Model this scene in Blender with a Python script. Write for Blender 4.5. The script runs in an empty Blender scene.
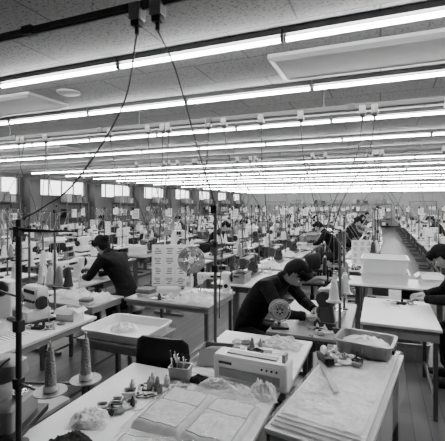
import bpy, bmesh, math, random
from mathutils import Vector, Matrix, noise
random.seed(7)
R=math.radians
# ------------------------------------------------------------------ materials
MATS={}
def mat(n,v,rough=.5,metal=0,emit=0,alpha=1,bump=0,bscale=40,var=.12,vscale=6,spec=.5):
    if n in MATS: return MATS[n]
    m=bpy.data.materials.new(n);m.use_nodes=True
    nt=m.node_tree;b=nt.nodes['Principled BSDF'];L=nt.links.new
    b.inputs['Roughness'].default_value=rough;b.inputs['Metallic'].default_value=metal;b.inputs['Specular IOR Level'].default_value=spec
    tc=nt.nodes.new('ShaderNodeTexCoord')
    nz=nt.nodes.new('ShaderNodeTexNoise');nz.inputs['Scale'].default_value=vscale;nz.inputs['Detail'].default_value=3
    L(tc.outputs['Object'],nz.inputs['Vector'])
    cr=nt.nodes.new('ShaderNodeValToRGB')
    a=v*(1-var);c=min(1,v*(1+var))
    cr.color_ramp.elements[0].position=.3;cr.color_ramp.elements[1].position=.7
    cr.color_ramp.elements[0].color=(a,a,a,1);cr.color_ramp.elements[1].color=(c,c,c,1)
    L(nz.outputs['Fac'],cr.inputs['Fac']);L(cr.outputs['Color'],b.inputs['Base Color'])
    if emit:
        b.inputs['Emission Color'].default_value=(1,1,1,1);b.inputs['Emission Strength'].default_value=emit
    if alpha<1: b.inputs['Alpha'].default_value=alpha
    if bump:
        n2=nt.nodes.new('ShaderNodeTexNoise');n2.inputs['Scale'].default_value=bscale;n2.inputs['Detail'].default_value=4
        L(tc.outputs['Object'],n2.inputs['Vector'])
        bp=nt.nodes.new('ShaderNodeBump');bp.inputs['Strength'].default_value=bump;bp.inputs['Distance'].default_value=.02
        L(n2.outputs['Fac'],bp.inputs['Height']);L(bp.outputs['Normal'],b.inputs['Normal'])
    MATS[n]=m;return m
WHITE=mat('white_laminate',.8,.3,var=.05)
TOPG=mat('grey_laminate',.3,.35,var=.1)
EDGE=mat('table_edge',.06,.5)
STEEL=mat('painted_steel',.1,.4,.3)
CHROME=mat('chrome',.45,.2,1)
DARK=mat('dark_metal',.015,.4,.2)
BLACKP=mat('black_plastic',.006,.5,spec=.3)
MWHITE=mat('machine_enamel',.7,.3,var=.05)
MGREY=mat('machine_grey',.2,.35)
MGREEN=mat('machine_dark_enamel',.04,.3)
THREADW=mat('thread_white',.75,.8,bump=.6,bscale=120)
THREADG=mat('thread_grey',.25,.8,bump=.6,bscale=120)
THREADD=mat('thread_dark',.03,.8,bump=.6,bscale=120)
CLOTHB=mat('cloth_black',.007,.9,bump=.7,bscale=14,var=.5,vscale=25,spec=.2)
CLOTHD=mat('cloth_dark',.02,.9,bump=.6,bscale=14,spec=.2)
CLOTHG=mat('cloth_grey',.18,.9,bump=.4,bscale=20)
CLOTHW=mat('cloth_white',.68,.85,bump=.4,bscale=20)
SKIN=mat('skin',.33,.55,var=.05)
HAIR=mat('hair',.003,.7,bump=.3,bscale=150,spec=.15)
LIP=mat('lips',.16,.4)
CARD=mat('cardboard',.22,.8)
PLW=mat('plastic_white',.8,.3,var=.03)
PLG=mat('plastic_grey',.3,.35)
PAPER=mat('paper',.85,.7,var=.03)
PRINT=mat('printed_ink',.08,.7,var=.6,vscale=60)
FILM=mat('plastic_film',.9,.05,alpha=.24,bump=1,bscale=22)
FILM2=mat('wrapped_sheet',.62,.1,bump=1,bscale=16,var=.25,vscale=9)
TUBE=mat('tube_glow',1,.5,emit=60)
BATTEN=mat('batten_enamel',.1,.5)
WALL=mat('wall_paint',.26,.8,var=.04,vscale=1)
WALLD=mat('wall_dado',.1,.8,var=.08,vscale=1)
PANEL=mat('ceiling_panel_paint',.36,.5,var=.03)
RAIL=mat('rail_metal',.05,.45,.4)
CABLE=mat('cable_rubber',.02,.5)
GLASS=mat('window_glass',.9,.05,alpha=.12)

def ceiling_mat():
    m=bpy.data.materials.new('ceiling_board');m.use_nodes=True;nt=m.node_tree;L=nt.links.new
    b=nt.nodes['Principled BSDF'];b.inputs['Roughness'].default_value=.9
    tc=nt.nodes.new('ShaderNodeTexCoord')
    br=nt.nodes.new('ShaderNodeTexBrick');br.inputs['Scale'].default_value=1
    br.inputs['Brick Width'].default_value=.91;br.inputs['Row Height'].default_value=.455;br.inputs['Mortar Size'].default_value=.006
    br.inputs['Color1'].default_value=(1,1,1,1);br.inputs['Color2'].default_value=(.9,.9,.9,1);br.inputs['Mortar'].default_value=(.4,.4,.4,1)
    L(tc.outputs['Object'],br.inputs['Vector'])
    mp=nt.nodes.new('ShaderNodeMapping');mp.inputs['Scale'].default_value=(1,1.5,1);L(tc.outputs['Object'],mp.inputs['Vector'])
    nz=nt.nodes.new('ShaderNodeTexNoise');nz.inputs['Scale'].default_value=52;nz.inputs['Detail'].default_value=2.5;nz.inputs['Roughness'].default_value=.7
    L(mp.outputs['Vector'],nz.inputs['Vector'])
    cr=nt.nodes.new('ShaderNodeValToRGB');cr.color_ramp.elements[0].position=.36;cr.color_ramp.elements[1].position=.46
    cr.color_ramp.elements[0].color=(.06,.06,.06,1);cr.color_ramp.elements[1].color=(.215,.215,.215,1)
    L(nz.outputs['Fac'],cr.inputs['Fac'])
    mx=nt.nodes.new('ShaderNodeMix');mx.data_type='RGBA';mx.blend_type='MULTIPLY';mx.inputs[0].default_value=1
    L(cr.outputs['Color'],mx.inputs[6]);L(br.outputs['Color'],mx.inputs[7]);L(mx.outputs[2],b.inputs['Base Color'])
    return m
def floor_mat():
    m=bpy.data.materials.new('floor_boards');m.use_nodes=True;nt=m.node_tree;L=nt.links.new
    b=nt.nodes['Principled BSDF'];b.inputs['Roughness'].default_value=.4
    tc=nt.nodes.new('ShaderNodeTexCoord')
    mp=nt.nodes.new('ShaderNodeMapping');mp.inputs['Rotation'].default_value=(0,0,R(90));L(tc.outputs['Object'],mp.inputs['Vector'])
    br=nt.nodes.new('ShaderNodeTexBrick');br.inputs['Scale'].default_value=1
    br.inputs['Brick Width'].default_value=1.8;br.inputs['Row Height'].default_value=.12;br.inputs['Mortar Size'].default_value=.004
    br.inputs['Color1'].default_value=(.09,.09,.09,1);br.inputs['Color2'].default_value=(.06,.06,.06,1);br.inputs['Mortar'].default_value=(.02,.02,.02,1)
    L(mp.outputs['Vector'],br.inputs['Vector']);L(br.outputs['Color'],b.inputs['Base Color'])
    return m
CEIL=ceiling_mat();FLOOR=floor_mat()
# ------------------------------------------------------------------ builder
I4=Matrix.Identity(4)
def T(x,y,z): return Matrix.Translation((x,y,z))
def RZ(a): return Matrix.Rotation(R(a),4,'Z')
def RX(a): return Matrix.Rotation(R(a),4,'X')
def RY(a): return Matrix.Rotation(R(a),4,'Y')
class B:
    def __init__(s): s.bm=bmesh.new();s.mats=[];s.M=I4;s.sharp=.65
    def mi(s,m):
        if m not in s.mats: s.mats.append(m)
        return s.mats.index(m)
    def geo(s,co,faces,m,smooth=False,M=None):
        M=s.M@(M or I4);i=s.mi(m)
        vs=[s.bm.verts.new(M@Vector(c)) for c in co];fs=[]
        for f in faces:
            try: fc=s.bm.faces.new([vs[k] for k in f])
            except ValueError: continue
            fc.material_index=i;fc.smooth=smooth;fs.append(fc)
        return vs,fs
    def box(s,c,d,m,bev=0,M=None):
        x,y,z=[k/2 for k in d]
        co=[(c[0]+a*x,c[1]+b_*y,c[2]+e*z) for a in(-1,1) for b_ in(-1,1) for e in(-1,1)]
        F=[(0,1,3,2),(4,6,7,5),(0,4,5,1),(2,3,7,6),(0,2,6,4),(1,5,7,3)]
        vs,fs=s.geo(co,F,m,False,M)
        if bev:
            ed={e for f in fs for e in f.edges}
            r=bmesh.ops.bevel(s.bm,geom=list(ed),offset=bev,segments=2,affect='EDGES',profile=.6)
            i=s.mi(m)
            for f in r['faces']: f.material_index=i;f.smooth=True
    def loft(s,loops,m,smooth=True,cap0=True,cap1=True,M=None):
        n=len(loops[0]);co=[p for l in loops for p in l];F=[]
        for k in range(len(loops)-1):
            for j in range(n):
                a=k*n+j;b_=k*n+(j+1)%n;F.append((a,b_,b_+n,a+n))
        if cap0: F.append(tuple(reversed(range(n))))
        if cap1: F.append(tuple(range((len(loops)-1)*n,len(loops)*n)))
        return s.geo(co,F,m,smooth,M)
    def lathe(s,prof,m,seg=16,M=None,smooth=True):
        s.loft([[(r*math.cos(2*math.pi*j/seg),r*math.sin(2*math.pi*j/seg),z) for j in range(seg)] for r,z in prof],m,smooth,M=M)
    def tube(s,pts,r,m,seg=6,M=None):
        pts=[Vector(p) for p in pts];n=len(pts)
        rs=r if isinstance(r,(list,tuple)) else [r]*n
        loops=[];up=Vector((0,0,1));prev=None
        for i,p in enumerate(pts):
            t=(pts[min(i+1,n-1)]-pts[max(i-1,0)]).normalized()
            if prev is None:
                a=up if abs(t.z)<.9 else Vector((1,0,0));u=t.cross(a).normalized()
            else:
                u=prev-t*prev.dot(t)
                u=u.normalized()
            prev=u;v=t.cross(u)
            loops.append([p+(u*math.cos(2*math.pi*j/seg)+v*math.sin(2*math.pi*j/seg))*rs[i] for j in range(seg)])
        s.loft(loops,m,seg>4,M=M)
    def cyl(s,p0,p1,r,m,seg=12,r1=None,M=None): s.tube([p0,p1],[r,r if r1 is None else r1],m,seg,M)
    def ell(s,c,r,m,nu=12,nv=8,M=None,fn=None,keep=None):
        co=[];F=[]
        for i in range(nv+1):
            th=math.pi*i/nv
            for j in range(nu):
                ph=2*math.pi*j/nu
                d=Vector((math.sin(th)*math.cos(ph),math.sin(th)*math.sin(ph),math.cos(th)))
                k=fn(d) if fn else Vector((d.x*r[0],d.y*r[1],d.z*r[2]))
                co.append(Vector(c)+k)
        for i in range(nv):
            for j in range(nu):
                a=i*nu+j;b_=i*nu+(j+1)%nu
                if keep:
                    th=math.pi*(i+.5)/nv;ph=2*math.pi*(j+.5)/nu
                    if not keep(Vector((math.sin(th)*math.cos(ph),math.sin(th)*math.sin(ph),math.cos(th)))): continue
                F.append((a,a+nu,b_+nu,b_))
        vs,fs=s.geo(co,F,m,True,M)
        if not keep: bmesh.ops.remove_doubles(s.bm,verts=vs,dist=1e-5)
        else: bmesh.ops.delete(s.bm,geom=[v for v in vs if not v.link_faces],context='VERTS')
    def grid(s,nx,ny,fn,m,M=None):
        co=[fn(i/nx,j/ny) for j in range(ny+1) for i in range(nx+1)]
        F=[(j*(nx+1)+i,j*(nx+1)+i+1,(j+1)*(nx+1)+i+1,(j+1)*(nx+1)+i) for j in range(ny) for i in range(nx)]
        s.geo(co,F,m,True,M)
    def addmesh(s,me,matf,M=None):
        n0=len(s.bm.faces);nv=len(s.bm.verts)
        s.bm.from_mesh(me);s.bm.verts.ensure_lookup_table();s.bm.faces.ensure_lookup_table()
        for f in s.bm.faces[n0:]:
            f.material_index=s.mi(matf(f.calc_center_median()));f.smooth=True
        MM=s.M@(M or I4)
        for v in s.bm.verts[nv:]: v.co=MM@v.co
    def mesh(s,n):
        me=bpy.data.meshes.new(n);s.bm.normal_update()
        if s.sharp:
            for e in s.bm.edges:
                if len(e.link_faces)==2 and e.calc_face_angle(0)>s.sharp: e.smooth=False
        s.bm.to_mesh(me);s.bm.free()
        for m in s.mats: me.materials.append(m)
        return me
def put(n,me,loc=(0,0,0),rz=0,sc=1):
    o=bpy.data.objects.new(n,me);bpy.context.scene.collection.objects.link(o)
    o.location=loc;o.rotation_euler=(0,0,R(rz))
    if sc!=1: o.scale=(sc,)*3
    return o
def rr(w,d,r,z,n=4,cx=0,cy=0):
    p=[]
    for k,(sx,sy) in enumerate([(1,1),(-1,1),(-1,-1),(1,-1)]):
        for i in range(n+1):
            a=math.pi/2*(k+i/n);p.append((cx+sx*(w/2-r)+r*math.cos(a),cy+sy*(d/2-r)+r*math.sin(a),z))
    return p
def tray(b,w,d,h,m,t=.006,r=.03,flare=.02,z0=0,rim=.012,M=None):
    b.loft([rr(w-flare*2,d-flare*2,r,z0),rr(w,d,r,z0+h-.012),rr(w+rim*2,d+rim*2,r+rim,z0+h-.012),rr(w+rim*2,d+rim*2,r+rim,z0+h),
            rr(w-t*2,d-t*2,r,z0+h),rr(w-flare*2-t*2,d-flare*2-t*2,r,z0+t)],m,M=M)
# ------------------------------------------------------------------ furniture meshes
def sewing_table(w=1.2,d=.6,top=WHITE,motor=True):
    b=B()
    b.box((0,0,.732),(w,d,.036),top,.006);b.box((0,0,.722),(w+.006,d+.006,.014),EDGE)
    for sx in(-1,1):
        x=sx*(w/2-.12)
        b.box((x,0,.02),(.05,d-.08,.04),STEEL,.004);b.box((x,0,.36),(.06,.07,.66),STEEL,.005);b.box((x,0,.695),(.05,d-.12,.03),STEEL,.004)
        for sy in(-1,1): b.cyl((x,sy*(d/2-.08),0),(x,sy*(d/2-.08),.03),.022,BLACKP,8)
    b.box((0,.08,.28),(w-.24,.03,.05),STEEL,.004)
    if motor:
        b.cyl((.05,.05,.6),(.25,.05,.6),.075,DARK,14);b.box((.15,.05,.69),(.1,.1,.06),DARK);b.cyl((.25,.05,.6),(.27,.05,.6),.05,CHROME,12)
        b.box((-.2,-.02,.64),(.2,.16,.12),MGREY,.01)
        b.box((0,-.08,.09),(.3,.2,.012),DARK,.004);b.cyl((.1,0,.1),(.14,.05,.56),.006,CHROME,6)
        b.box((.42,-.08,.66),(.22,.3,.08),STEEL,.005)
    return b.mesh('sewing_table')
def work_table(w,d,top=WHITE,skirt=.05,h=.75,shelf=False):
    b=B()
    b.box((0,0,h-.0125),(w,d,.025),top,.005);b.box((0,0,h-.025-skirt/2),(w-.04,d-.04,skirt),TOPG)
    for sx in(-1,1):
        for sy in(-1,1):
            b.box((sx*(w/2-.045),sy*(d/2-.045),(h-.03)/2),(.035,.035,h-.03),STEEL,.004)
        b.box((sx*(w/2-.045),0,.15),(.025,d-.1,.025),STEEL)
    if shelf: b.box((0,0,.17),(w-.08,d-.08,.02),TOPG)
    return b.mesh('work_table')
def sewing_machine(m=MWHITE):
    b=B()
    b.box((0,0,.02),(.48,.18,.04),m,.008);b.box((-.2,0,.041),(.06,.17,.004),CHROME)
    b.loft([rr(.11,.15,.03,.04,cx=.17),rr(.1,.13,.03,.12,cx=.175),rr(.1,.12,.03,.2,cx=.175),rr(.12,.13,.03,.29,cx=.17),rr(.09,.1,.03,.305,cx=.165)],m)
    prof=[(-.24,.045,.085,.24),(-.22,.055,.11,.235),(-.14,.055,.11,.235),(-.1,.05,.085,.245),(.05,.05,.085,.245),(.13,.055,.11,.245)]
    loops=[]
    for x,hy,hz,zc in prof:
        loops.append([(x,hy*math.copysign(abs(math.cos(a))**.6,math.cos(a)),zc+hz/2*math.copysign(abs(math.sin(a))**.6,math.sin(a))) for a in [2*math.pi*k/16 for k in range(16)]])
    b.loft(loops,m)
    b.box((-.2,0,.175),(.07,.09,.08),m,.012)
    b.cyl((-.2,0,.05),(-.2,0,.15),.006,CHROME,8);b.box((-.2,-.015,.048),(.02,.04,.008),CHROME);b.cyl((-.185,0,.06),(-.185,0,.15),.005,CHROME,6)
    b.lathe([(.02,0),(.065,0),(.07,.012),(.065,.03),(.03,.035)],DARK,18,M=T(.235,0,.235)@RY(90))
    b.lathe([(.018,0),(.02,.012),(.008,.02)],CHROME,12,M=T(-.15,-.055,.23)@RX(90))
    b.lathe([(.03,0),(.03,.012),(.01,.014)],DARK,14,M=T(.17,-.065,.12)@RX(90))
    for x in(-.1,-.04): b.cyl((x,0,.28),(x,0,.34),.004,CHROME,6)
    b.box((.02,-.052,.245),(.14,.004,.03),DARK)
    b.box((.1,.09,.335),(.17,.03,.1),MGREY,.008);b.box((.1,.073,.345),(.1,.004,.05),BLACKP);b.cyl((.1,.07,.25),(.1,.09,.3),.012,DARK,8)
    b.tube([(-.22,.05,.19),(-.24,.1,.2),(-.24,.08,.1)],.004,CHROME,5)
    return b.mesh('sewing_machine')
def overlock(m=MWHITE):
    b=B()
    b.box((0,0,.015),(.36,.3,.03),DARK,.005)
    b.loft([rr(.3,.24,.02,.03),rr(.3,.24,.02,.12),rr(.27,.2,.02,.135)],m)
    b.loft([rr(.2,.16,.025,.12,cx=.03,cy=.03),rr(.2,.15,.025,.22,cx=.03,cy=.04),rr(.3,.13,.025,.25,cx=-.01,cy=.04),rr(.29,.12,.025,.31,cx=-.01,cy=.045),rr(.24,.08,.025,.33,cx=0,cy=.045)],m)
    b.cyl((-.12,.02,.14),(-.12,.02,.25),.012,CHROME,8);b.box((-.12,-.03,.145),(.05,.1,.015),CHROME,.003)
    b.lathe([(.02,0),(.06,0),(.065,.01),(.06,.028),(.02,.03)],DARK,16,M=T(.15,.02,.19)@RY(90))
    for k in range(4): b.lathe([(.014,0),(.014,.015),(.006,.025)],DARK,10,M=T(-.02+k*.045,-.04+.003*k,.2)@RX(90))
    b.box((-.02,-.122,.08),(.2,.004,.06),MGREY);b.box((.03,-.123,.09),(.08,.005,.03),DARK)
    b.tube([(-.06,.06,.32),(-.06,.08,.42),(.1,.08,.42),(.1,.06,.32)],.004,CHROME,6)
    b.box((.0,-.024,.28),(.2,.004,.035),BLACKP)
    return b.mesh('overlock_machine')
def bartack(m=MWHITE):
    b=B()
    b.box((0,0,.03),(.26,.5,.06),m,.01)
    b.loft([rr(.2,.2,.03,.06,cy=.15),rr(.18,.18,.03,.3,cy=.15),rr(.18,.42,.03,.32,cy=.03),rr(.18,.44,.03,.43,cy=.02),rr(.14,.38,.03,.45,cy=.02)],m)
    b.box((0,-.17,.28),(.12,.09,.12),m,.01);b.cyl((0,-.17,.08),(0,-.17,.24),.007,CHROME,8);b.box((0,-.17,.08),(.07,.07,.02),CHROME,.003)
    b.lathe([(.02,0),(.09,0),(.1,.012),(.09,.035),(.02,.04)],DARK,18,M=T(.09,.12,.36)@RY(90))
    b.box((-.12,-.05,.38),(.04,.16,.12),MGREY,.01);b.box((-.142,-.05,.38),(.004,.12,.07),BLACKP)
    b.box((.092,-.08,.38),(.004,.16,.04),DARK)
    return b.mesh('bartack_machine')
def cone(b,x,y,z,m,h=.17,r=.035,M=None):
    b.lathe([(r*1.25,0),(r*1.3,.01),(r*1.1,.02),(r*1.05,.03),(r*.85,h*.6),(r*.6,h*.92),(r*.45,h*.93),(r*.4,h),(.004,h)],m,14,M=(M or I4)@T(x,y,z))
def disc(b,x,y,z,r=.06,M=None):
    b.lathe([(.006,-.008),(r*.6,-.004),(r,.002),(r,.006),(.006,.003)],PLG,18,M=(M or I4)@T(x,y,z))
def thread_stand(h=.8,n=2,seed=0):
    rd=random.Random(seed);b=B()
    b.lathe([(.035,0),(.035,.012),(.014,.016)],DARK,12);b.cyl((0,0,.01),(0,0,h),.011,STEEL,8)
    zt=.24
    b.tube([(-.18,.0,zt),(.18,0,zt)],.009,STEEL,6);b.box((0,0,zt),(.03,.03,.04),DARK)
    for k in range(n):
        x=-.16+.32*k/(max(n-1,1));disc(b,x,0,zt+.018)
        b.cyl((x,0,zt),(x,0,zt+.2),.004,CHROME,6);m=rd.choice([THREADW,THREADW,THREADG,THREADD])
        cone(b,x,0,zt+.024,m)
        b.tube([(x,0,zt+.19),(x,0,h-.02)],.0009,THREADW,3)
        b.tube([(x,0,h-.02),(x+.05,-.2,h-.35)],.0009,THREADW,3)
        b.tube([(x-.015,0,h-.02),(x-.015,.03,h-.02),(x+.015,.03,h-.02),(x+.015,0,h-.02)],.003,CHROME,5)
    b.tube([(-.18,0,h-.01),(.18,0,h-.01)],.006,STEEL,6);b.box((0,0,h-.01),(.025,.025,.03),DARK)
    return b.mesh('thread_stand')
def office_chair(back=.9,m=BLACKP):
    b=B()
    b.loft([rr(.36,.34,.08,.43),rr(.42,.4,.1,.44),rr(.43,.41,.1,.47),rr(.38,.36,.08,.49)],m)
    loops=[]
    for v in [0,.08,.3,.6,.9,1]:
        l=[]
        w=.38*(.75 if v in(0,1) else .95 if v in(.08,.9) else 1);tk=.015 if v in(0,1) else .028
        for k in range(20):
            a=2*math.pi*k/20;x=w/2*math.copysign(abs(math.cos(a))**.5,math.cos(a));l.append((x,-.21+.5*x*x+tk*math.sin(a),back-.3+.3*v))
        loops.append(l)
    b.loft(loops,m)
    b.tube([(0,-.02,.42),(0,-.22,.42),(0,-.255,.5),(0,-.24,back-.15)],.014,DARK,8)
    b.cyl((0,0,.12),(0,0,.44),.025,DARK,10);b.cyl((0,0,.08),(0,0,.25),.035,BLACKP,10)
    for k in range(5):
        a=2*math.pi*k/5+.3;x,y=.25*math.cos(a),.25*math.sin(a)
        b.tube([(0,0,.12),(x*.5,y*.5,.105),(x,y,.075)],[.025,.02,.014],DARK,8)
        b.cyl((x-.014*math.sin(a),y+.014*math.cos(a),.027),(x+.014*math.sin(a),y-.014*math.cos(a),.027),.027,BLACKP,10)
        b.cyl((x,y,.03),(x,y,.08),.008,DARK,6)
    return b.mesh('office_chair')
def stool():
    b=B()
    b.lathe([(.01,.42),(.17,.42),(.18,.44),(.17,.47),(.1,.48),(.01,.48)],BLACKP,20)
    for k in range(4):
        a=math.pi/4+k*math.pi/2;b.cyl((.12*math.cos(a),.12*math.sin(a),.43),(.19*math.cos(a),.19*math.sin(a),0),.012,CHROME,8)
    b.tube([(.165*math.cos(2*math.pi*k/16),.165*math.sin(2*math.pi*k/16),.17) for k in range(17)],.008,CHROME,6)
    return b.mesh('stool')
def cloth_heap(w,d,h,m,seed=0,m2=None):
    b=B();b.sharp=0;n=26
    def fn(u,v):
        x=u*2-1;y=v*2-1;r=min(1,(abs(x)**2.6+abs(y)**2.6)**(1/2.6))
        e=max(0,1-r**3)**.6
        p=Vector((x*2+seed*7,y*2,seed));q=noise.noise(p)*.35+abs(noise.noise(p*2.7))*.6+abs(noise.noise(p*6))*.25
        k=1+.15*noise.noise(Vector((math.atan2(y,x)*1.3,seed,2)))
        return (x*w/2*k,y*d/2*k,h*e*(.5+q)+.001)
    b.grid(n,n,fn,m)
    return b.mesh('cloth_heap')
def folded_stack(w,d,n,mats,seed=0,t=.02):
    rd=random.Random(seed);b=B();z=0
    for k in range(n):
        m=rd.choice(mats);M=T(rd.uniform(-.01,.01),rd.uniform(-.01,.01),z)@RZ(rd.uniform(-3,3))
        b.loft([rr(w-.02,d-.02,.02,0),rr(w,d,.025,t*.3),rr(w,d,.025,t*.7),rr(w-.03,d-.03,.02,t)],m,M=M);z+=t
    return b.mesh('folded_garments')
def cardboard_box(w=.4,d=.3,h=.25,m=CARD,fill=True):
    b=B();t=.005
    for sx in(-1,1): b.box((sx*w/2,0,h/2),(t,d,h),m)
    for sy in(-1,1): b.box((0,sy*d/2,h/2),(w,t,h),m)
    b.box((0,0,t/2),(w,d,t),m)
    for sx in(-1,1): b.box((sx*.05,0,0),(.1,d-.01,t),m,M=T(sx*w/2,0,h)@RY(sx*38))
    for sy in(-1,1): b.box((0,sy*.05,0),(w-.01,.1,t),m,M=T(0,sy*d/2,h)@RX(-sy*45))
    if fill: b.ell((0,0,h*.6),0,CLOTHW if m!=CARD else CLOTHG,14,8,fn=lambda q:Vector((q.x*w*.46,q.y*d*.45,q.z*h*.35*(1+.4*noise.noise(q*3)))))
    b.box((0,-d/2-.004,h*.55),(w*.4,.002,h*.3),PAPER)
    return b.mesh('cardboard_box')
def crate(w=.5,d=.35,h=.2,m=PLG,fill=None):
    b=B();tray(b,w,d,h,m,flare=.015)
    for k in range(5):
        x=-w*.38+k*w*.19
        for sy in(-1,1): b.box((x,sy*(d/2-.004),h*.5),(.01,.014,h*.7),m)
    for sx in(-1,1): b.box((sx*(w/2+.004),0,h-.05),(.012,.12,.025),DARK)
    if fill: b.ell((0,0,h*.55),0,fill,22,12,fn=lambda q:Vector((q.x*w*.44,q.y*d*.43,q.z*h*.42*(1+.5*noise.noise(q*4)+.3*noise.noise(q*9)))))
    return b.mesh('plastic_crate')
def fan(R_=.2,h=.45,wire=.0018,body=PLG):
    b=B()
    b.lathe([(.01,0),(.13,0),(.135,.012),(.05,.03),(.02,.045)],PLW,20)
    b.cyl((0,0,.03),(0,0,h-.05),.013,PLW,10)
    b.ell((0,.07,h),(.05,.08,.05),PLW,14,10);b.box((0,.03,h-.06),(.04,.06,.06),PLW,.01)
    def ring(r,y): b.tube([(r*math.cos(2*math.pi*k/28),y,h+r*math.sin(2*math.pi*k/28)) for k in range(29)],.002 if r<R_ else .006,PLG,5)
    for y,s_ in((-.07,-1),(.03,1)):
        for r in(R_*.3,R_*.6,R_*.85): ring(r,y+s_*-.02*(r/R_)**2)
    ring(R_,-.02)
    for k in range(28):
        a=2*math.pi*k/28
        for y,s_ in((-.07,-1),(.03,1)): b.tube([(R_*.15*math.cos(a),y,h+R_*.15*math.sin(a)),(R_*.6*math.cos(a),y-s_*.006,h+R_*.6*math.sin(a)),(R_*math.cos(a),-.02,h+R_*math.sin(a))],wire,CHROME,4)
    b.lathe([(.01,0),(.035,0),(.03,.012),(.01,.015)],PLW,16,M=T(0,-.07,h)@RX(90))
    for k in range(5):
        a0=2*math.pi*k/5
        def bl(u,v,a0=a0):
            r=.03+u*(R_*.8);a=a0+(v-.5)*(.6+.5*u);return (r*math.cos(a),-.02+(v-.5)*.05,h+r*math.sin(a))
        b.grid(6,4,bl,body)
    return b.mesh('electric_fan')
def board(w=.42,h=.5):
    b=B()
    b.box((0,0,.02+h/2),(w,.012,h),PLW,.003)
    for sx in(-1,1): b.box((sx*w*.4,0,.01),(.03,.18,.02),STEEL)
    rd=random.Random(3)
    for i in range(3):
        for j in range(4):
            x=-w/2+.07+i*.14;z=.085+j*.12
            b.box((x,-.008,z),(.11,.002,.1),PAPER)
            for q in range(4): b.box((x+rd.uniform(-.01,.01),-.0095,z+.032-q*.021),(rd.uniform(.04,.09),.001,.009),PRINT)
    return b.mesh('notice_board')
def supplies(seed,w=.4,d=.3):
    rd=random.Random(seed);b=B()
    cells=[(i,j) for i in range(5) for j in range(4)];rd.shuffle(cells)
    for i,j in cells[:16]:
        x=-w/2+w*(i+.5)/5;y=-d/2+d*(j+.5)/4;M=T(x,y,0)@RZ(rd.uniform(-40,40));k=rd.choice([0,1,1,2,2,3,4,5,6,6,6,7,8,8])
        if k==0: cone(b,0,0,0,rd.choice([THREADW,THREADG,THREADD]),.09,.02,M=M)
        elif k==1: b.box((0,0,.016),(rd.uniform(.05,.09),.055,.032),rd.choice([PLW,CARD,DARK,PLG]),.003,M=M)
        elif k==2:
            b.box((0,0,.002),(.09,.12,.003),PAPER,M=M);b.box((0,.02,.004),(.06,.01,.001),PRINT,M=M);b.box((0,-.01,.004),(.06,.01,.001),PRINT,M=M)
        elif k==3: tray(b,.09,.08,.04,rd.choice([PLW,DARK]),r=.01,flare=.004,rim=.003,M=M);b.ell((0,0,.02),(.03,.03,.02),CLOTHD,8,6,M=M)
        elif k==4: b.lathe([(.012,0),(.03,0),(.03,.022),(.012,.022)],rd.choice([PLW,CARD,THREADD]),14,M=M)
        elif k==5:
            for s_ in(-1,1):
                b.tube([(-.05,.012*s_,.006),(0,0,.006),(.06,-.006*s_,.006)],.003,CHROME,5,M=M)
                b.tube([(-.065+.016*math.cos(a),.018*s_+.012*math.sin(a),.006) for a in [2*math.pi*q/10 for q in range(11)]],.003,BLACKP,5,M=M)
        elif k==6: b.ell((0,0,.012),0,rd.choice([CLOTHW,CLOTHG,CLOTHD,FILM2]),18,10,M=M,fn=lambda q:Vector((q.x*.06,q.y*.05,q.z*.014*(1.2+noise.noise(q*3+Vector((seed,i,j)))*1.6))))
        elif k==8: b.tube([(-.06,-.02,.005),(-.02,.03,.006),(.02,-.02,.005),(.07,.02,.005)],.004,rd.choice([DARK,CLOTHW,CABLE]),5,M=M)
        else: b.lathe([(.018,0),(.02,.01),(.02,.06),(.008,.075),(.008,.09),(.003,.09)],rd.choice([PLW,PLG,DARK]),12,M=M)
    return b.mesh('sewing_supplies')
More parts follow.
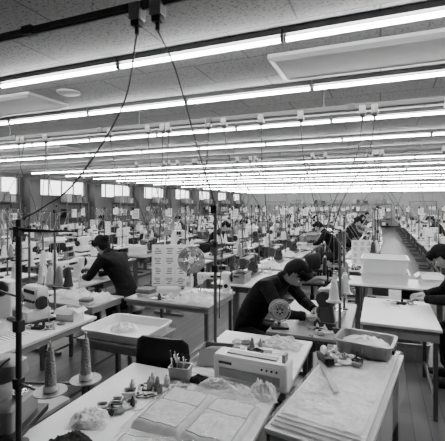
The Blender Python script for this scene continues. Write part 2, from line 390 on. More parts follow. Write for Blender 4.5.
# ------------------------------------------------------------------ people
def skinned(verts,edges,radii,root,sub=2):
    me=bpy.data.meshes.new('tmp');me.from_pydata(verts,edges,[]);o=bpy.data.objects.new('tmp',me);bpy.context.scene.collection.objects.link(o)
    md=o.modifiers.new('s','SKIN');md.use_smooth_shade=True
    for i,r in enumerate(radii):
        sv=me.skin_vertices[0].data[i];sv.radius=(r,r) if not isinstance(r,tuple) else r;sv.use_root=(i==root)
    ms=o.modifiers.new('u','SUBSURF');ms.levels=sub;ms.render_levels=sub
    bpy.context.view_layer.update();dg=bpy.context.evaluated_depsgraph_get()
    out=bpy.data.meshes.new_from_object(o.evaluated_get(dg));bpy.data.objects.remove(o);return out
def head(b,M,female=False,cap=False):
    def fn(q):
        x,y,z=q.x*.076,q.y*.094,q.z*.118
        if q.z<0:
            x*=1-.32*abs(q.z)**1.4;y*=1-.18*abs(q.z)**1.5
            if q.y>0: y+=.016*abs(q.z)
        if q.y>0: y*=.97
        for sx in(-1,1):
            d=(Vector((q.x-.42*sx,q.y-.88,q.z-.08))).length
            y-=.008*math.exp(-(d/.2)**2)
            d=(Vector((q.x-.5*sx,q.y-.8,q.z+.25))).length;y+=.005*math.exp(-(d/.25)**2)
        if q.y>.3:
            d2=((q.x/.13)**2+((q.z+.2)/.16)**2);y+=.022*math.exp(-d2)
            y+=.009*math.exp(-((q.x/.1)**2+((q.z-.02)/.2)**2))
            y+=.006*math.exp(-((q.x/.25)**2+((q.z+.55)/.1)**2))
        return Vector((x,y,z))
    b.ell((0,0,0),0,SKIN,40,28,M=M,fn=fn)
    for sx in(-1,1):
        b.ell((sx*.031,.079,.004),(.013,.007,.006),PAPER,10,6,M=M);b.ell((sx*.031,.085,.004),(.005,.003,.005),BLACKP,8,6,M=M)
        b.tube([(sx*.017,.091,.024),(sx*.032,.09,.029),(sx*.047,.08,.024)],[.003,.004,.002],HAIR,5,M=M)
        b.ell((sx*.074,-.005,-.01),(.009,.02,.031),SKIN,10,8,M=M);b.ell((sx*.08,-.002,-.01),(.004,.011,.02),LIP,8,6,M=M)
    b.ell((0,.088,-.055),(.024,.007,.004),LIP,12,6,M=M);b.ell((0,.087,-.061),(.02,.008,.005),LIP,12,6,M=M)
    low=-.75 if female else -.42
    def hf(q):
        k=1.17+.05*noise.noise(Vector((q.x*6,q.y*6,q.z*2)))+.03*noise.noise(q*16)
        return Vector((q.x*.08*k,q.y*.094*k-.006,q.z*.118*k))
    b.ell((0,0,.003),0,HAIR,40,28,M=M,fn=hf,keep=lambda q:(q.z>low and q.y<.22-.3*(q.z<-.1)) or (q.z>.36+.1*math.sin(q.x*9)))
    for k in range(13):
        a=-1.0+k*.167;x=math.sin(a)*.075
        b.tube([(x*.8,.055*math.cos(a)+.02,.118),(x*1.05,.105*math.cos(a)+.004,.09),(x*1.14,.108*math.cos(a),.035+.009*(k%3))],[.016,.017,.003],HAIR,6,M=M)
    if female: b.ell((0,-.12,.02),(.045,.04,.045),HAIR,14,10,M=M)
    if cap:
        b.ell((0,0,.03),(.1,.118,.115),CLOTHW,24,16,M=M,keep=lambda q:q.z>.12);b.box((0,.12,.045),(.13,.08,.006),CLOTHW,.002,M=M@RX(-8))
def hand(b,M,side):
    b.ell((0,.048,0),(.041,.052,.016),SKIN,14,10,M=M);b.tube([(0,-.02,0),(0,.02,0)],[.026,.026],SKIN,10,M=M)
    for k,(x,l) in enumerate([(-.029,.058),(-.01,.07),(.01,.076),(.029,.068)]):
        x*=side;bx=x;p=[(bx,.07,0),(bx*1.1,.092,.002),(bx*1.15,.092+l*.42,-.008),(bx*1.15,.092+l*.68,-.028),(bx*1.12,.092+l*.78,-.045)]
        b.tube(p,[.009,.0095,.0085,.0078,.005],SKIN,8,M=M)
    p=[(.028*side,.02,-.004),(.05*side,.045,-.012),(.058*side,.07,-.02),(.054*side,.092,-.028)]
    b.tube(p,[.013,.012,.0105,.006],SKIN,8,M=M)
def person(name,J,shirt,trouser,face_pitch=0,face_yaw=0,female=False,cap=False,zsplit=.6):
    b=B();b.sharp=0;P=[];E=[];Rd=[]
    def add(p,r,par=None):
        P.append(p);Rd.append(r)
        if par is not None: E.append((par,len(P)-1))
        return len(P)-1
    pe=add(J['pelvis'],.145);wa=add(J['waist'],.13,pe);ch=add(J['chest'],.15,wa)
    c2=add(tuple(Vector(J['chest']).lerp(Vector(J['neck']),.65)),.11,ch);nk=add(J['neck'],.062,c2)
    for s in'LR':
        sh=add(J['s'+s],.07,c2);m1=add(tuple(Vector(J['s'+s]).lerp(Vector(J['e'+s]),.5)),.06,sh);el=add(J['e'+s],.052,m1)
        m2=add(tuple(Vector(J['e'+s]).lerp(Vector(J['w'+s]),.5)),.047,el);add(J['w'+s],.037,m2)
        hp=add(J['h'+s],.1,pe);m3=add(tuple(Vector(J['h'+s]).lerp(Vector(J['k'+s]),.5)),.083,hp);kn=add(J['k'+s],.064,m3)
        m4=add(tuple(Vector(J['k'+s]).lerp(Vector(J['a'+s]),.4)),.06,kn);add(J['a'+s],.045,m4)
    me=skinned(P,E,Rd,0,3)
    # cloth folds
    for v in me.vertices:
        p=v.co;q=noise.noise(Vector((p.x*9,p.y*9,p.z*16)))*.007+abs(noise.noise(Vector((p.x*16+3,p.y*16,p.z*10))))*.007
        v.co=p+v.normal*q
    b.addmesh(me,lambda c:trouser if c.z<zsplit else shirt)
    nkv=Vector(J['neck']);hd=Vector(J['head']);dn=(hd-nkv).normalized()
    b.tube([nkv-(hd-nkv)*.3,nkv.lerp(hd,.35),nkv.lerp(hd,.8)],[.06,.052,.05],SKIN,12)
    b.tube([nkv-dn*.01,nkv+dn*.02,nkv+dn*.045,nkv+dn*.03],[.076,.07,.064,.058],shirt,16)
    head(b,T(*J['head'])@RZ(face_yaw)@RX(-face_pitch),female,cap)
    for s in'LR':
        w=Vector(J['w'+s]);d=(w-Vector(J['e'+s])).normalized();d2=Vector((d.x*1,d.y,d.z*.4)).normalized()
        x=d2.cross(Vector((0,0,1))).normalized();z=x.cross(d2)
        M=Matrix((x,d2,z)).transposed().to_4x4();M.translation=w+d*.005
        hand(b,M,-1 if s=='R' else 1)
        b.tube([w-d*.03,w+d*.012],[.042,.038],shirt,12)
        a=Vector(J['a'+s])
        b.ell((a.x,a.y+.06,.045),0,BLACKP,16,10,fn=lambda q:Vector((q.x*.047*(1+.15*q.y),q.y*.135,q.z*(.045 if q.z<0 else .05*(1-.45*max(0,q.y))))))
    return b.mesh(name)
def seated(lean=.28,reach=.5,hz=.83,hx=.13,headdrop=0):
    J=dict(pelvis=(0,0,.6),waist=(0,.04*lean/.28,.76),chest=(0,lean*.55,.96),neck=(0,lean*1.0,1.13-headdrop*.5),head=(0,lean*1.0+.12,1.235-headdrop))
    for s,g in(('L',-1),('R',1)):
        J['s'+s]=(g*.175,lean*.85,1.08-headdrop*.4);J['e'+s]=(g*.25,lean*.85+.14,.86);J['w'+s]=(g*hx,reach,hz)
        J['h'+s]=(g*.1,.03,.56);J['k'+s]=(g*.13,.42,.52);J['a'+s]=(g*.14,.38,.1)
    return J
# ------------------------------------------------------------------ room shell
X0,X1,Y0,Y1,H=-11.7,6.0,-3.0,33.0,2.85
def shell(n,c,d,m):
    b=B();b.box(c,d,m);return put(n,b.mesh(n))
shell('floor',((X0+X1)/2,(Y0+Y1)/2,-.05),(X1-X0+.4,Y1-Y0+.4,.1),FLOOR)
shell('ceiling',((X0+X1)/2,(Y0+Y1)/2,H+.05),(X1-X0+.4,Y1-Y0+.4,.1),CEIL)
shell('wall_right',(X1+.1,(Y0+Y1)/2,H/2),(.2,Y1-Y0+.4,H),WALL)
shell('wall_front',((X0+X1)/2,Y0-.1,H/2),(X1-X0,.2,H),WALL)
shell('wall_back',((X0+X1)/2,Y1+.1,H/2),(X1-X0,.2,H),WALL)
b=B();cy=(Y0+Y1)/2
b.box((X0-.1,cy,1.05),(.2,Y1-Y0+.4,2.1),WALLD);b.box((X0-.1,cy,2.79),(.2,Y1-Y0+.4,.12),WALL)
wy=[];y=Y0+.3
while y+2.6<Y1: wy.append(y);y+=3.3
edges=[Y0-.2]+[v for a in wy for v in(a,a+2.6)]+[Y1+.2]
for k in range(0,len(edges),2): b.box((X0-.1,(edges[k]+edges[k+1])/2,2.415),(.2,edges[k+1]-edges[k],.63),WALLD)
put('wall_left',b.mesh('wall_left'))
b=B()
b.box((0,0,-.3),(.06,2.6,.04),STEEL);b.box((0,0,.3),(.06,2.6,.04),STEEL)
for q in(-1.28,-.64,0,.64,1.28): b.box((0,q,0),(.05,.035,.6),STEEL)
b.box((0,0,0),(.006,2.56,.58),GLASS)
wm=b.mesh('window')
for k,a in enumerate(wy): put('window_%d'%(k+1),wm,(X0-.1,a+1.3,2.415))
b=B();b.box((0,0,H/2),(.35,.45,H),WALLD,.01);pm=b.mesh('pillar')
for a in wy[1:]: put('pillar',pm,(X0+.18,a-.35,0))
b=B()
b.box((0,0,1.0),(1.7,.05,2.0),MGREY,.01);b.box((0,-.03,1),(.01,.01,1.95),BLACKP)
for sx in(-1,1): b.box((sx*.42,-.03,1.5),(.4,.01,.5),GLASS);b.cyl((sx*.08,-.05,.9),(sx*.08,-.05,1.1),.012,CHROME,8)
b.box((0,0,2.03),(1.86,.09,.06),STEEL)
for sx in(-1,1): b.box((sx*.89,0,1.0),(.08,.09,2.0),STEEL)
dm=b.mesh('door')
put('door_1',dm,(-8.5,Y1-.05,0));put('door_2',dm,(3,Y1-.05,0))
b=B();b.box((0,0,.05),(X1-X0,.02,.1),DARK);put('baseboard_back',b.mesh('baseboard'),((X0+X1)/2,Y1-.01,0))
# fluorescent rows
ys=[2.37,3.46,4.91,6.37]
while ys[-1]<31: ys.append(ys[-1]+1.46)
b=B();xs=-.56-1.25*8
while xs+1.25<X1:
    xa,xb=xs+.005,xs+1.245
    b.box(((xa+xb)/2,0,-.02),(xb-xa,.05,.04),BATTEN,.004)
    b.cyl((xa+.014,0,-.068),(xb-.014,0,-.068),.0145,TUBE,10)
    for x in(xa+.008,xb-.008): b.box((x,0,-.06),(.012,.03,.045),BATTEN,.003)
    xs+=1.25
lm=b.mesh('fluorescent_light_row')
for y in ys: put('fluorescent_light_row',lm,(0,y,H))
# cable rails
def rail(z=2.66,t=.03):
    b=B();b.box((-2.8,0,z),(17.2,t,t),RAIL,.005)
    b.box((-2.8,0,z-t*.6),(17.2,t*.4,.012),CABLE)
    for k in range(9): b.cyl((-11+k*2.1,0,z),(-11+k*2.1,0,H),.005,STEEL,6);b.box((-11+k*2.1,0,H-.005),(.06,.06,.01),STEEL)
    for k in range(12): b.box((-10.4+k*1.45,0,z),(.07,t+.014,t+.014),DARK,.003)
    return b.mesh('cable_rail')
rm=rail();rm2=rail(2.66,.05);RY_=[1.48,3.78,6.9,9.8,12.8,15.7,18.6,21.6]
for y in RY_: put('cable_rail',rm if y<2 else rm2,(0,y,0))
b=B();b.box((0,0,-.03),(.06,.055,.08),MGREY,.008);b.box((0,0,-.08),(.045,.04,.03),BLACKP,.005);b.cyl((0,0,-.09),(0,0,-.13),.01,BLACKP,8)
sm=b.mesh('socket_box')
def socket(x,y): put('socket_box',sm,(x,y,2.66))
socket(-1.03,1.48);socket(-.92,1.48)
def cord(pts,r=.006,n=14):
    P=[Vector(p) for p in pts];P=[P[0]*2-P[1]]+P+[P[-1]*2-P[-2]];out=[]
    for i in range(1,len(P)-2):
        for k in range(n):
            t=k/n;a,b_,c,d=P[i-1:i+3]
            out.append(.5*((2*b_)+(c-a)*t+(2*a-5*b_+4*c-d)*t*t+(3*b_-a-3*c+d)*t**3))
    out.append(P[-2]);b=B();b.tube(out,r,CABLE,6);put('power_cord',b.mesh('power_cord'))
cord([(-1.03,1.48,2.53),(-1.06,1.42,2.2),(-1.18,1.27,1.86),(-1.3,1.2,1.74),(-1.38,1.16,1.69)],.0038)
cord([(-.92,1.48,2.53),(-.95,1.7,2.42),(-1.02,2.1,2.08),(-1.08,2.5,1.75)],.0045)
# ceiling panels / speaker
b=B();b.loft([rr(2.1,.54,.02,0),rr(2.1,.54,.02,-.025),rr(2.0,.46,.02,-.045),rr(1.96,.42,.02,-.04)],PANEL,smooth=False)
acm=b.mesh('ceiling_air_panel')
put('ceiling_air_panel',acm,(.28,3.0,H));put('ceiling_air_panel',acm,(-4.2,3.0,H));put('ceiling_air_panel',acm,(-6.5,5.7,H))
b=B();b.lathe([(.01,0),(.11,0),(.11,-.012),(.09,-.02),(.01,-.016)],PANEL,24);put('ceiling_speaker',b.mesh('ceiling_speaker'),(-2.81,2.9,H))
# ------------------------------------------------------------------ shared meshes
M_T=[sewing_table(),sewing_table(top=TOPG)]
M_SM=[sewing_machine(),sewing_machine(MGREY),sewing_machine(MGREEN)]
M_OV=[overlock(),overlock(MGREY)];M_BT=bartack()
M_TS=[thread_stand(.8,2,1),thread_stand(.8,3,2),thread_stand(.95,4,3),thread_stand(.9,2,5)]
M_CH=office_chair();M_ST=stool()
M_HP=[cloth_heap(.4,.35,.1,CLOTHW,1),cloth_heap(.45,.3,.13,CLOTHG,2),cloth_heap(.4,.3,.1,CLOTHD,3),cloth_heap(.5,.35,.12,FILM2,4),cloth_heap(.35,.3,.12,CLOTHB,5)]
M_FS=[folded_stack(.3,.25,7,[CLOTHW,CLOTHG],1),folded_stack(.3,.25,5,[CLOTHD,CLOTHG],2),folded_stack(.32,.25,10,[CLOTHW,PAPER],3)]
M_BX=[cardboard_box(),cardboard_box(.35,.3,.2,PLW),cardboard_box(.45,.35,.3)]
M_CR=[crate(fill=CLOTHD),crate(m=PLW,fill=CLOTHW),crate(m=DARK,fill=CLOTHG)]
M_SU=[supplies(k) for k in range(6)]
M_FAN=fan(.15,.38);M_BD=board()
M_P=[person('seamstress',seated(),CLOTHD,CLOTHB,38,female=True),
     person('seamstress_b',seated(lean=.22),CLOTHG,CLOTHD,25,10),
     person('seamstress_c',seated(lean=.3),CLOTHB,CLOTHD,35,-8)]
M_WOM=person('seated_woman',seated(lean=.3,reach=.58),CLOTHB,CLOTHB,42,-8,female=True)
def power_pole(h=1.0,tag=False):
    b=B();b.lathe([(.04,0),(.04,.015),(.018,.02)],DARK,12);b.cyl((0,0,.01),(0,0,h),.012,STEEL,10)
    b.box((0,0,h*.55),(.045,.035,.05),DARK,.005);b.tube([(-.14,0,h*.72),(.14,0,h*.72)],.006,STEEL,6);b.box((0,0,h*.72),(.03,.03,.04),DARK)
    b.tube([(-.1,0,h-.07),(.1,0,h-.07)],.005,STEEL,6)
    for x in(-.12,.12): disc(b,x,0,h*.73,.04)
    b.box((0,-.02,h-.03),(.045,.035,.06),BLACKP,.006);b.tube([(0,0,h-.05),(.05,.02,h*.7),(.02,.03,.4),(.03,0,.2)],.004,CABLE,6)
    if tag:
        b.box((.05,-.02,h*.86),(.15,.003,.2),PAPER)
        for q in range(5): b.box((.05,-.023,h*.86+.07-q*.03),(.11,.002,.01),PRINT)
    return b.mesh('power_pole')
M_PP=power_pole(1.0);M_PT=power_pole(.95,True)
TZ=.751
# ------------------------------------------------------------------ hero foreground
put('work_table',work_table(.95,1.05),(-.975,1.525,0))
def bundle(w,d,h,seed):
    b=B();b.sharp=0
    def slab(cx,cy,ww,dd,z0,hh,sd,m):
        def fn(u,v,off=0):
            x=(u-.5);y=(v-.5);e=min(1,(.5-abs(x))*16,(.5-abs(y))*16);e=max(0,e)**.4
            n_=noise.noise(Vector((u*4+sd,v*4,sd)))*.008+abs(noise.noise(Vector((u*9,v*8+sd,sd))))*.010
            return (cx+x*ww,cy+y*dd,z0+hh*e+n_*e+off)
        b.grid(40,36,fn,m)
        for x0,y0,x1,y1 in((.08,.08,.92,.08),(.92,.08,.92,.92),(.92,.92,.08,.92),(.08,.92,.08,.08),(.08,.6,.92,.6)):
            b.tube([fn(x0+(x1-x0)*k/16,y0+(y1-y0)*k/16,.0005) for k in range(17)],.0022,CLOTHG,5)
    slab(-w*.25,0,w*.48,d,0.001,h,seed,CLOTHW);slab(w*.25,0,w*.48,d,0.001,h*.9,seed+3,CLOTHW)
    def f2(u,v):
        x=(u-.5)*w*1.14;y=(v-.5)*d*1.18;e=max(0,min(1,min(.5-abs(u-.5),.5-abs(v-.5))*12))
        return (x+.012*noise.noise(Vector((v*9,seed,0))),y+.014*noise.noise(Vector((u*9,seed,4))),.003+(h+.012)*e+abs(noise.noise(Vector((u*12,v*12,seed))))*.016)
    b.grid(52,48,f2,FILM)
    return b.mesh('wrapped_garment_bundle')
put('wrapped_garment_bundle',bundle(.5,.38,.035,1),(-.785,1.62,TZ),-2)
put('wrapped_garment_bundle',bundle(.42,.24,.03,5),(-.8,1.26,TZ),4)
put('plastic_bag_of_cloth',cloth_heap(.34,.12,.07,FILM2,9),(-.76,1.9,TZ),-4)
put('plastic_bag_of_cloth',cloth_heap(.15,.13,.08,FILM2,11),(-.57,1.94,TZ),20)
put('cloth_heap',M_HP[2],(-.95,1.98,TZ),0,.3)
b=B();tray(b,.12,.09,.08,PLG,r=.01,flare=.004,rim=.003)
rd=random.Random(4)
for k in range(9):
    x,y=rd.uniform(-.045,.045),rd.uniform(-.03,.03);b.cyl((x*.8,y*.8,.01),(x*1.3+rd.uniform(-.02,.02),y*1.4,rd.uniform(.11,.16)),.0045,rd.choice([DARK,PLW,CHROME,BLACKP]),6)
for s_ in(-1,1): b.tube([(.03+.014*s_+.011*math.cos(a),0,.13+.016*math.sin(a)) for a in [2*math.pi*q/12 for q in range(13)]],.003,BLACKP,5)
b.cyl((.03,0,.02),(.03,0,.115),.004,CHROME,6)
put('pen_organizer',b.mesh('pen_organizer'),(-1.06,1.95,TZ),10)
put('sewing_supplies',supplies(21,.26,.2),(-1.15,1.76,TZ),15,.8)
put('sewing_supplies',supplies(23,.2,.14),(-1.02,1.85,TZ),-5,.6)
# label printer
b=B()
b.loft([rr(.44,.13,.015,0),rr(.44,.13,.015,.125),rr(.43,.12,.015,.138)],PLW,smooth=False)
b.box((0,-.068,.1),(.4,.006,.04),PLW,.002);b.box((-.14,-.072,.1),(.08,.002,.014),DARK)
for k in range(4): b.cyl((.08+k*.028,-.066,.1),(.08+k*.028,-.076,.1),.006,DARK,10)
b.box((0,0,.142),(.3,.05,.008),PLG,.002);b.box((0,-.067,.045),(.36,.004,.05),TOPG)
b.box((.19,0,.16),(.02,.06,.045),PLG,.004)
put('label_printer',b.mesh('label_printer'),(-.675,2.1,TZ),-3)
b=B();b.box((0,0,.001),(.2,.28,.002),PAPER)
for q in range(7): b.box((rd.uniform(-.01,.01),.1-q*.03,.0025),(.14,.006,.001),PRINT)
M_PAP=b.mesh('paper_sheet')
put('work_table',work_table(.68,.8),(-.8,2.46,0))
put('power_pole',M_PP,(-1.08,2.5,TZ))
put('paper_sheet',M_PAP,(-.62,2.42,TZ),30);put('cardboard_box',cardboard_box(.2,.14,.08,CARD),(-.98,2.3,TZ),8)
put('sewing_supplies',M_SU[1],(-.83,2.55,TZ),5,.75)
put('plastic_bag_of_cloth',M_HP[3],(-.65,2.7,TZ),-5,.55)
# left thread stand with two big cones
CONEM=mat('thread_midgrey',.33,.8,bump=.6,bscale=120)
b=B()
b.lathe([(.04,0),(.04,.02),(.018,.025)],DARK,14);b.cyl((0,0,.01),(0,0,.94),.012,DARK,10)
P1=(.205,-.03);P2=(.26,.1)
zt=.275
for (x,y),m,rr_ in((P1,CONEM,.034),(P2,CONEM,.034)):
    b.tube([(0,0,zt-.01),(x,y,zt-.01)],.006,STEEL,6);disc(b,x,y,zt+.004,.062);b.cyl((x,y,zt),(x,y,zt+.2),.004,CHROME,6)
    cone(b,x,y,zt+.012,m,.165,rr_*.6)
    b.lathe([(rr_*.6*1.32,0),(rr_*.6*1.32,.012),(rr_*.6*1.2,.02)],PLW,14,M=T(x,y,zt+.012))
    b.tube([(x,y,zt+.18),(x*.8,y*.8,.88)],.0009,THREADW,3)
b.box((0,0,zt-.01),(.035,.035,.045),DARK,.005);b.box((0,0,.5),(.035,.035,.05),DARK,.005)
b.tube([(-.05,0,.9),(.2,-.03,.9)],.005,DARK,6);b.tube([(0,0,.89),(.2,.1,.89)],.0045,DARK,6);b.box((0,0,.89),(.03,.03,.04),DARK)
b.tube([(0,0,.62),(-.15,.02,.63),(-.2,-.05,.55)],.005,DARK,6);b.tube([(-.05,0,.36),(-.1,-.05,.3),(-.12,-.1,.12),(-.05,-.1,.02)],.005,CABLE,6)
put('thread_stand',b.mesh('thread_stand_large'),(-1.38,1.15,TZ))
put('sewing_table',M_T[1],(-1.79,.95,0),90)
put('overlock_machine',M_OV[1],(-1.62,1.22,TZ),200)
put('sewing_machine',M_SM[2],(-1.7,.8,TZ),95)
put('cloth_heap',M_HP[0],(-1.25,1.42,TZ),20,.45)
put('cloth_heap',M_HP[2],(-1.2,1.22,TZ),70,.5)
put('sewing_supplies',supplies(31,.3,.2),(-1.2,1.56,TZ),40,.6)
put('office_chair',M_CH,(-1.32,2.34,0),6)
# tub table
put('work_table',work_table(.6,.5,TOPG,h=.72),(-1.88,2.58,0))
b=B();tray(b,.56,.46,.07,PLW,flare=.02,r=.05)
put('plastic_tub',b.mesh('plastic_tub'),(-1.88,2.58,.721))
put('cloth_heap',M_HP[0],(-1.95,2.62,.728),30,.55)
# left white table
put('work_table',work_table(1.0,1.15),(-2.86,2.2,0))
put('overlock_machine',M_OV[0],(-2.8,2.46,TZ),-15,.9);put('bartack_machine',M_BT,(-3.22,2.42,TZ),-60,.72)
put('thread_stand',M_TS[0],(-3.1,2.7,TZ),10);put('cardboard_box',M_BX[1],(-2.52,2.62,TZ),8,.5)
put('thread_stand',M_TS[2],(-2.78,2.7,TZ),0)
put('paper_sheet',M_PAP,(-2.6,2.1,TZ),-10);put('plastic_bag_of_cloth',M_HP[3],(-2.8,2.08,TZ),30,.6)
put('sewing_supplies',M_SU[2],(-2.55,2.38,TZ),10,.6)
# gap table in front of the woman
put('work_table',work_table(.75,.5,TOPG),(-2.98,3.25,0));put('plastic_bag_of_cloth',M_HP[3],(-3.1,3.28,TZ),5,.8);put('cloth_heap',M_HP[0],(-2.76,3.3,TZ),-20,.7)
put('folded_garments',M_FS[0],(-2.75,3.08,TZ),10,.4)
# plastic-covered table (slightly turned)
def cover():
    b=B();b.sharp=0;w,d=.44,1.24
    for k in range(3): b.box((.006*(k-1),.02*(k-1),.006+k*.011),(w-.05,d-.1,.009),CLOTHW,.002)
    def fn(u,v):
        x=(u-.5)*w*1.03;y=(v-.5)*d;e=max(0,min(1,(.5-abs(u-.5))*16,(.5-abs(v-.5))*22))
        return (x,y,.003+.036*e**.6+abs(noise.noise(Vector((u*4,v*9,1))))*.012+.005*abs(noise.noise(Vector((u*18,v*30,3)))))
    b.grid(40,90,fn,FILM);b.grid(40,80,lambda u,v:(lambda p:(p[0]*.9,p[1]*.95,p[2]-.003))(fn(.06+u*.88,.05+v*.9)),FILM2)
    def dr(u,v):
        y=(v-.5)*d*.86-.02;q=noise.noise(Vector((v*9,u*1.5,7)))
        return (w/2*1.03+.004+.02*u*(1+q),y,.004-.15*u*(1+.25*noise.noise(Vector((v*3,0,2)))))
    b.grid(10,60,dr,FILM)
    return b.mesh('plastic_covered_sheets')
put('work_table',work_table(.44,1.24),(-.17,2.25,0),-9)
put('plastic_covered_sheets',cover(),(-.17,2.25,TZ),-9)
put('plastic_crate',crate(.34,.26,.09,PLG,FILM2),(-.09,2.68,.797),-9)
put('ruler',(lambda b:(b.box((0,0,.002),(.03,.4,.003),PLG),b.mesh('ruler'))[-1])(B()),(-.27,2.2,.803),20)
put('tape_dispenser',(lambda b:(b.box((0,0,.02),(.06,.14,.04),BLACKP,.01),b.lathe([(.015,-.01),(.035,-.01),(.035,.01),(.015,.01)],PLW,16,M=T(0,.02,.05)@RY(90)),b.mesh('tape_dispenser'))[-1])(B()),(-.31,2.4,.803),30)
put('sewing_supplies',supplies(41,.3,.24),(-.2,2.46,.8),0,.6)
# man's station
put('sewing_table',sewing_table(1.15,.62,TOPG),(-.53,3.53,0),-90)
put('sewing_machine',M_SM[2],(-.4,3.45,TZ),-95)
b=B();r0=.085
b.lathe([(.03,-.02),(.03,.02)],DARK,14,M=T(0,0,.14)@RX(90))
for y in(-.022,.022):
    for r_ in(r0,r0*.7): b.tube([(r_*math.cos(2*math.pi*k/24),y,.14+r_*math.sin(2*math.pi*k/24)) for k in range(25)],.005,PLG,6)
    for k in range(6): a=math.pi*k/3;b.cyl((0,y,.14),(r0*math.cos(a),y,.14+r0*math.sin(a)),.004,PLG,6)
b.lathe([(.045,-.018),(.072,-.018),(.072,.018),(.045,.018)],THREADG,24,M=T(0,0,.14)@RX(90))
b.box((0,0,.01),(.14,.12,.02),DARK,.004);b.box((0,.035,.08),(.025,.015,.14),STEEL);b.cyl((0,-.03,.14),(0,.04,.14),.008,CHROME,8)
put('tape_reel',b.mesh('tape_reel'),(-.76,3.08,TZ),20)
put('thread_stand',M_TS[3],(-.32,3.85,TZ),90);put('thread_stand',M_TS[0],(-.3,3.2,TZ),80)
put('cloth_heap',M_HP[0],(-.57,3.3,TZ),40,.5);put('sewing_supplies',M_SU[0],(-.4,3.1,TZ),20,.6)
MAN=person('man',seated(lean=.38,reach=.62,hz=.83,hx=.12,headdrop=.08),CLOTHB,CLOTHB,50,-12)
put('seated_man',MAN,(-1.17,3.46,0),-103);put('stool',M_ST,(-1.19,3.465,0))
# right table + person + chair
put('work_table',work_table(.62,.95,WHITE,.09),(.15,3.98,0))
put('paper_sheet',M_PAP,(.1,4.2,TZ),10);put('sewing_supplies',M_SU[2],(.2,4.33,TZ),10,.6)
put('seated_woman',M_WOM,(1.0,4.35,0),90);put('office_chair',M_CH,(1.0,4.35,0),90)
put('sewing_table',M_T[0],(.2,5.45,0));put('plastic_crate',crate(.56,.5,.14,PLW),(.05,5.47,TZ))
b=B();tray(b,.54,.48,.18,PLW,flare=.02,r=.04);put('plastic_tub',b.mesh('plastic_tub_large'),(.05,5.47,.893))
put('cardboard_box',M_BX[1],(.58,5.45,TZ),4,.7);put('plastic_crate',M_CR[0],(.25,4.95,0),5)
# mid table with fan and board
put('work_table',work_table(1.0,.75,TOPG),(-2.05,3.8,0));put('electric_fan',M_FAN,(-1.98,3.9,TZ),25)
put('notice_board',M_BD,(-2.36,4.06,TZ),22);put('sewing_machine',M_SM[0],(-1.74,4.0,TZ),15,.8)
put('plastic_bag_of_cloth',M_HP[3],(-1.78,3.62,TZ),10,.8);put('folded_garments',M_FS[0],(-2.38,3.6,TZ),-5,.6)
put('sewing_supplies',M_SU[5],(-2.08,3.58,TZ),-5,.8)
# woman's station
put('sewing_table',M_T[0],(-3.7,3.9,0),90);put('sewing_machine',M_SM[0],(-3.72,3.85,TZ),90)
put('thread_stand',M_TS[1],(-3.9,3.6,TZ),80);put('seated_woman',M_WOM,(-2.9,3.97,0),86);put('stool',M_ST,(-2.88,3.97,0))
put('cloth_heap',M_HP[0],(-3.6,4.3,TZ));put('cloth_heap',M_HP[1],(-3.7,3.5,TZ),20,.8)
# ------------------------------------------------------------------ background stations
rd=random.Random(11)
def station(x,y,side):
    jx,jy=rd.uniform(-.05,.05),rd.uniform(-.05,.05);x+=jx;y+=jy
    rz=90 if side>0 else -90
    a=rd.uniform(-2,2)
    put('sewing_table',rd.choice(M_T),(x,y,0),rz+a)
    t=rd.random()
    if t<.45: put('sewing_machine',rd.choice([M_SM[0],M_SM[0],M_SM[1],M_SM[2],M_SM[2]]),(x,y-.02,TZ),rz+a)
    elif t<.7: put('overlock_machine',rd.choice(M_OV),(x,y,TZ),rz+a)
    elif t<.8: put('bartack_machine',M_BT,(x,y,TZ),rz+a,.85)
    elif t<.92: put('cardboard_box',rd.choice(M_BX),(x,y,TZ),rz+a)
    else: put('notice_board',M_BD,(x,y,TZ),rd.uniform(-20,20),.8)
    if rd.random()<.75: put('thread_stand',rd.choice(M_TS),(x-side*.2,y+.3*side,TZ),rz+rd.uniform(-15,15))
    if rd.random()<.5: put('power_pole',rd.choice([M_PP,M_PT]),(x-side*.24,y-.2*side,TZ),rd.uniform(-15,35))
    k=rd.random();p=(x+.02,y-.42*side,TZ)
    if k<.45: put('cloth_heap',rd.choice(M_HP),p,90+rd.uniform(-20,20),.8)
    elif k<.7: put('folded_garments',rd.choice(M_FS),p,rd.uniform(-10,10),.95)
    elif k<.92: put('plastic_crate',rd.choice(M_CR),p,90,.62)
    if y<16: put('sewing_supplies',rd.choice(M_SU),(x+side*.1,y+.42*side,TZ),rd.uniform(-20,20)+90,.75)
    cx=x+side*.62
    if rd.random()<.11:
        put('seamstress',rd.choice(M_P),(x+side*.78,y,0),rz);put('stool',M_ST,(x+side*.78,y,0))
    elif rd.random()<.65: put(*(rd.choice([('office_chair',M_CH),('office_chair',M_CH),('stool',M_ST)])),(cx,y,0),rz+rd.uniform(-40,40))
    else: put('plastic_crate',rd.choice(M_CR),(cx,y,0),90)
cols=[-10.4,-8.9,-7.4,-5.9,-4.5,-3.1,-1.7,-.3,1.25,2.7,4.2]
for ci,x in enumerate(cols):
    y=5.1+.35*(ci%3)
    while y<31.5:
        ok=True
        if abs(x-(-.3))<.1 and y<6.4: ok=False
        if x>.8 and y<5.6: ok=False
        d=-x*.3795+y*.925;l=x*.925+y*.3795
        if l/d<-.75 or l/d>.75: ok=False
        if ok: station(x,y,-1 if ci%2 else 1)
        y+=1.4
for x,y in[(-4.9,3.55),(-6.0,4.3)]: 
    put('sewing_table',M_T[0],(x,y,0),90);put('overlock_machine',M_OV[0],(x,y,TZ),90);put('thread_stand',M_TS[2],(x,y+.35,TZ),90)
FM=fan(.2,1.35)
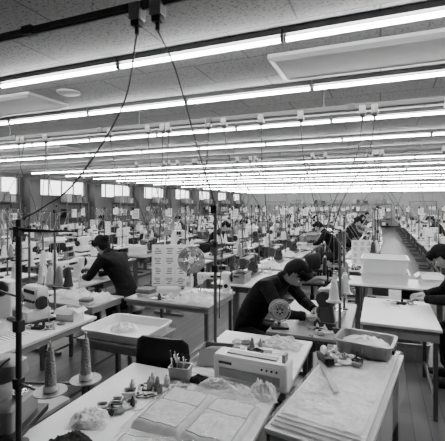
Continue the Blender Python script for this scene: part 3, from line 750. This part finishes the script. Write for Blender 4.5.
for x,y,r_ in[(-3.85,6.45,25),(-5.3,10.2,30),(1.9,9.5,0)]: put('pedestal_fan',FM,(x,y,0),r_)
def shelf(seed):
    rd=random.Random(seed);b=B()
    for sx in(-1,1):
        for sy in(-1,1): b.box((sx*.6,sy*.2,.95),(.03,.03,1.9),STEEL)
    for z in(.15,.7,1.25,1.85):
        b.box((0,0,z),(1.22,.42,.02),STEEL);x=-.55
        while x<.4:
            w=rd.uniform(.18,.34);h=rd.uniform(.15,.34);b.box((x+w/2,0,z+.01+h/2),(w-.01,.34,h),rd.choice([CARD,PLW,CLOTHG,DARK,PLG]),.008);x+=w+.02
    return b.mesh('storage_shelf')
SH=[shelf(1),shelf(2)]
for k in range(8): put('storage_shelf',SH[k%2],(X0+.23,8.85+k*3.3,0),90)
for k,x in enumerate([-6.5,-4.8,-3.2,-1.5,.2]): put('storage_shelf',SH[k%2],(x,32.75,0),0)
# hanging cords with sockets
for ry in RY_[1:]:
    for k in range(15):
        x=rd.uniform(-10,3.8) if ry>7 else rd.uniform(-5,1.0)
        d=-x*.3795+ry*.925;l=x*.925+ry*.3795
        if abs(l/d)>.62: continue
        socket(x,ry);ex,ey=x+rd.uniform(-.45,.45),ry+rd.uniform(-.6,.6)
        cord([(x,ry,2.53),(x+(ex-x)*.15,ry+(ey-ry)*.15,2.2),(x+(ex-x)*.7,ry+(ey-ry)*.7,1.78),(ex,ey,rd.uniform(1.35,1.55))],.0045,6)
# ------------------------------------------------------------------ camera / world
cam=bpy.data.cameras.new('camera');co=bpy.data.objects.new('camera',cam);bpy.context.scene.collection.objects.link(co)
co.location=(0,0,1.75);co.rotation_euler=(math.pi/2,0,R(22.3));cam.sensor_width=36;cam.lens=36*385/445;cam.shift_y=-(220.5-205)/445
bpy.context.scene.camera=co
wd=bpy.data.worlds.new('world');bpy.context.scene.world=wd;wd.use_nodes=True
wd.node_tree.nodes['Background'].inputs[0].default_value=(1,1,1,1);wd.node_tree.nodes['Background'].inputs[1].default_value=5
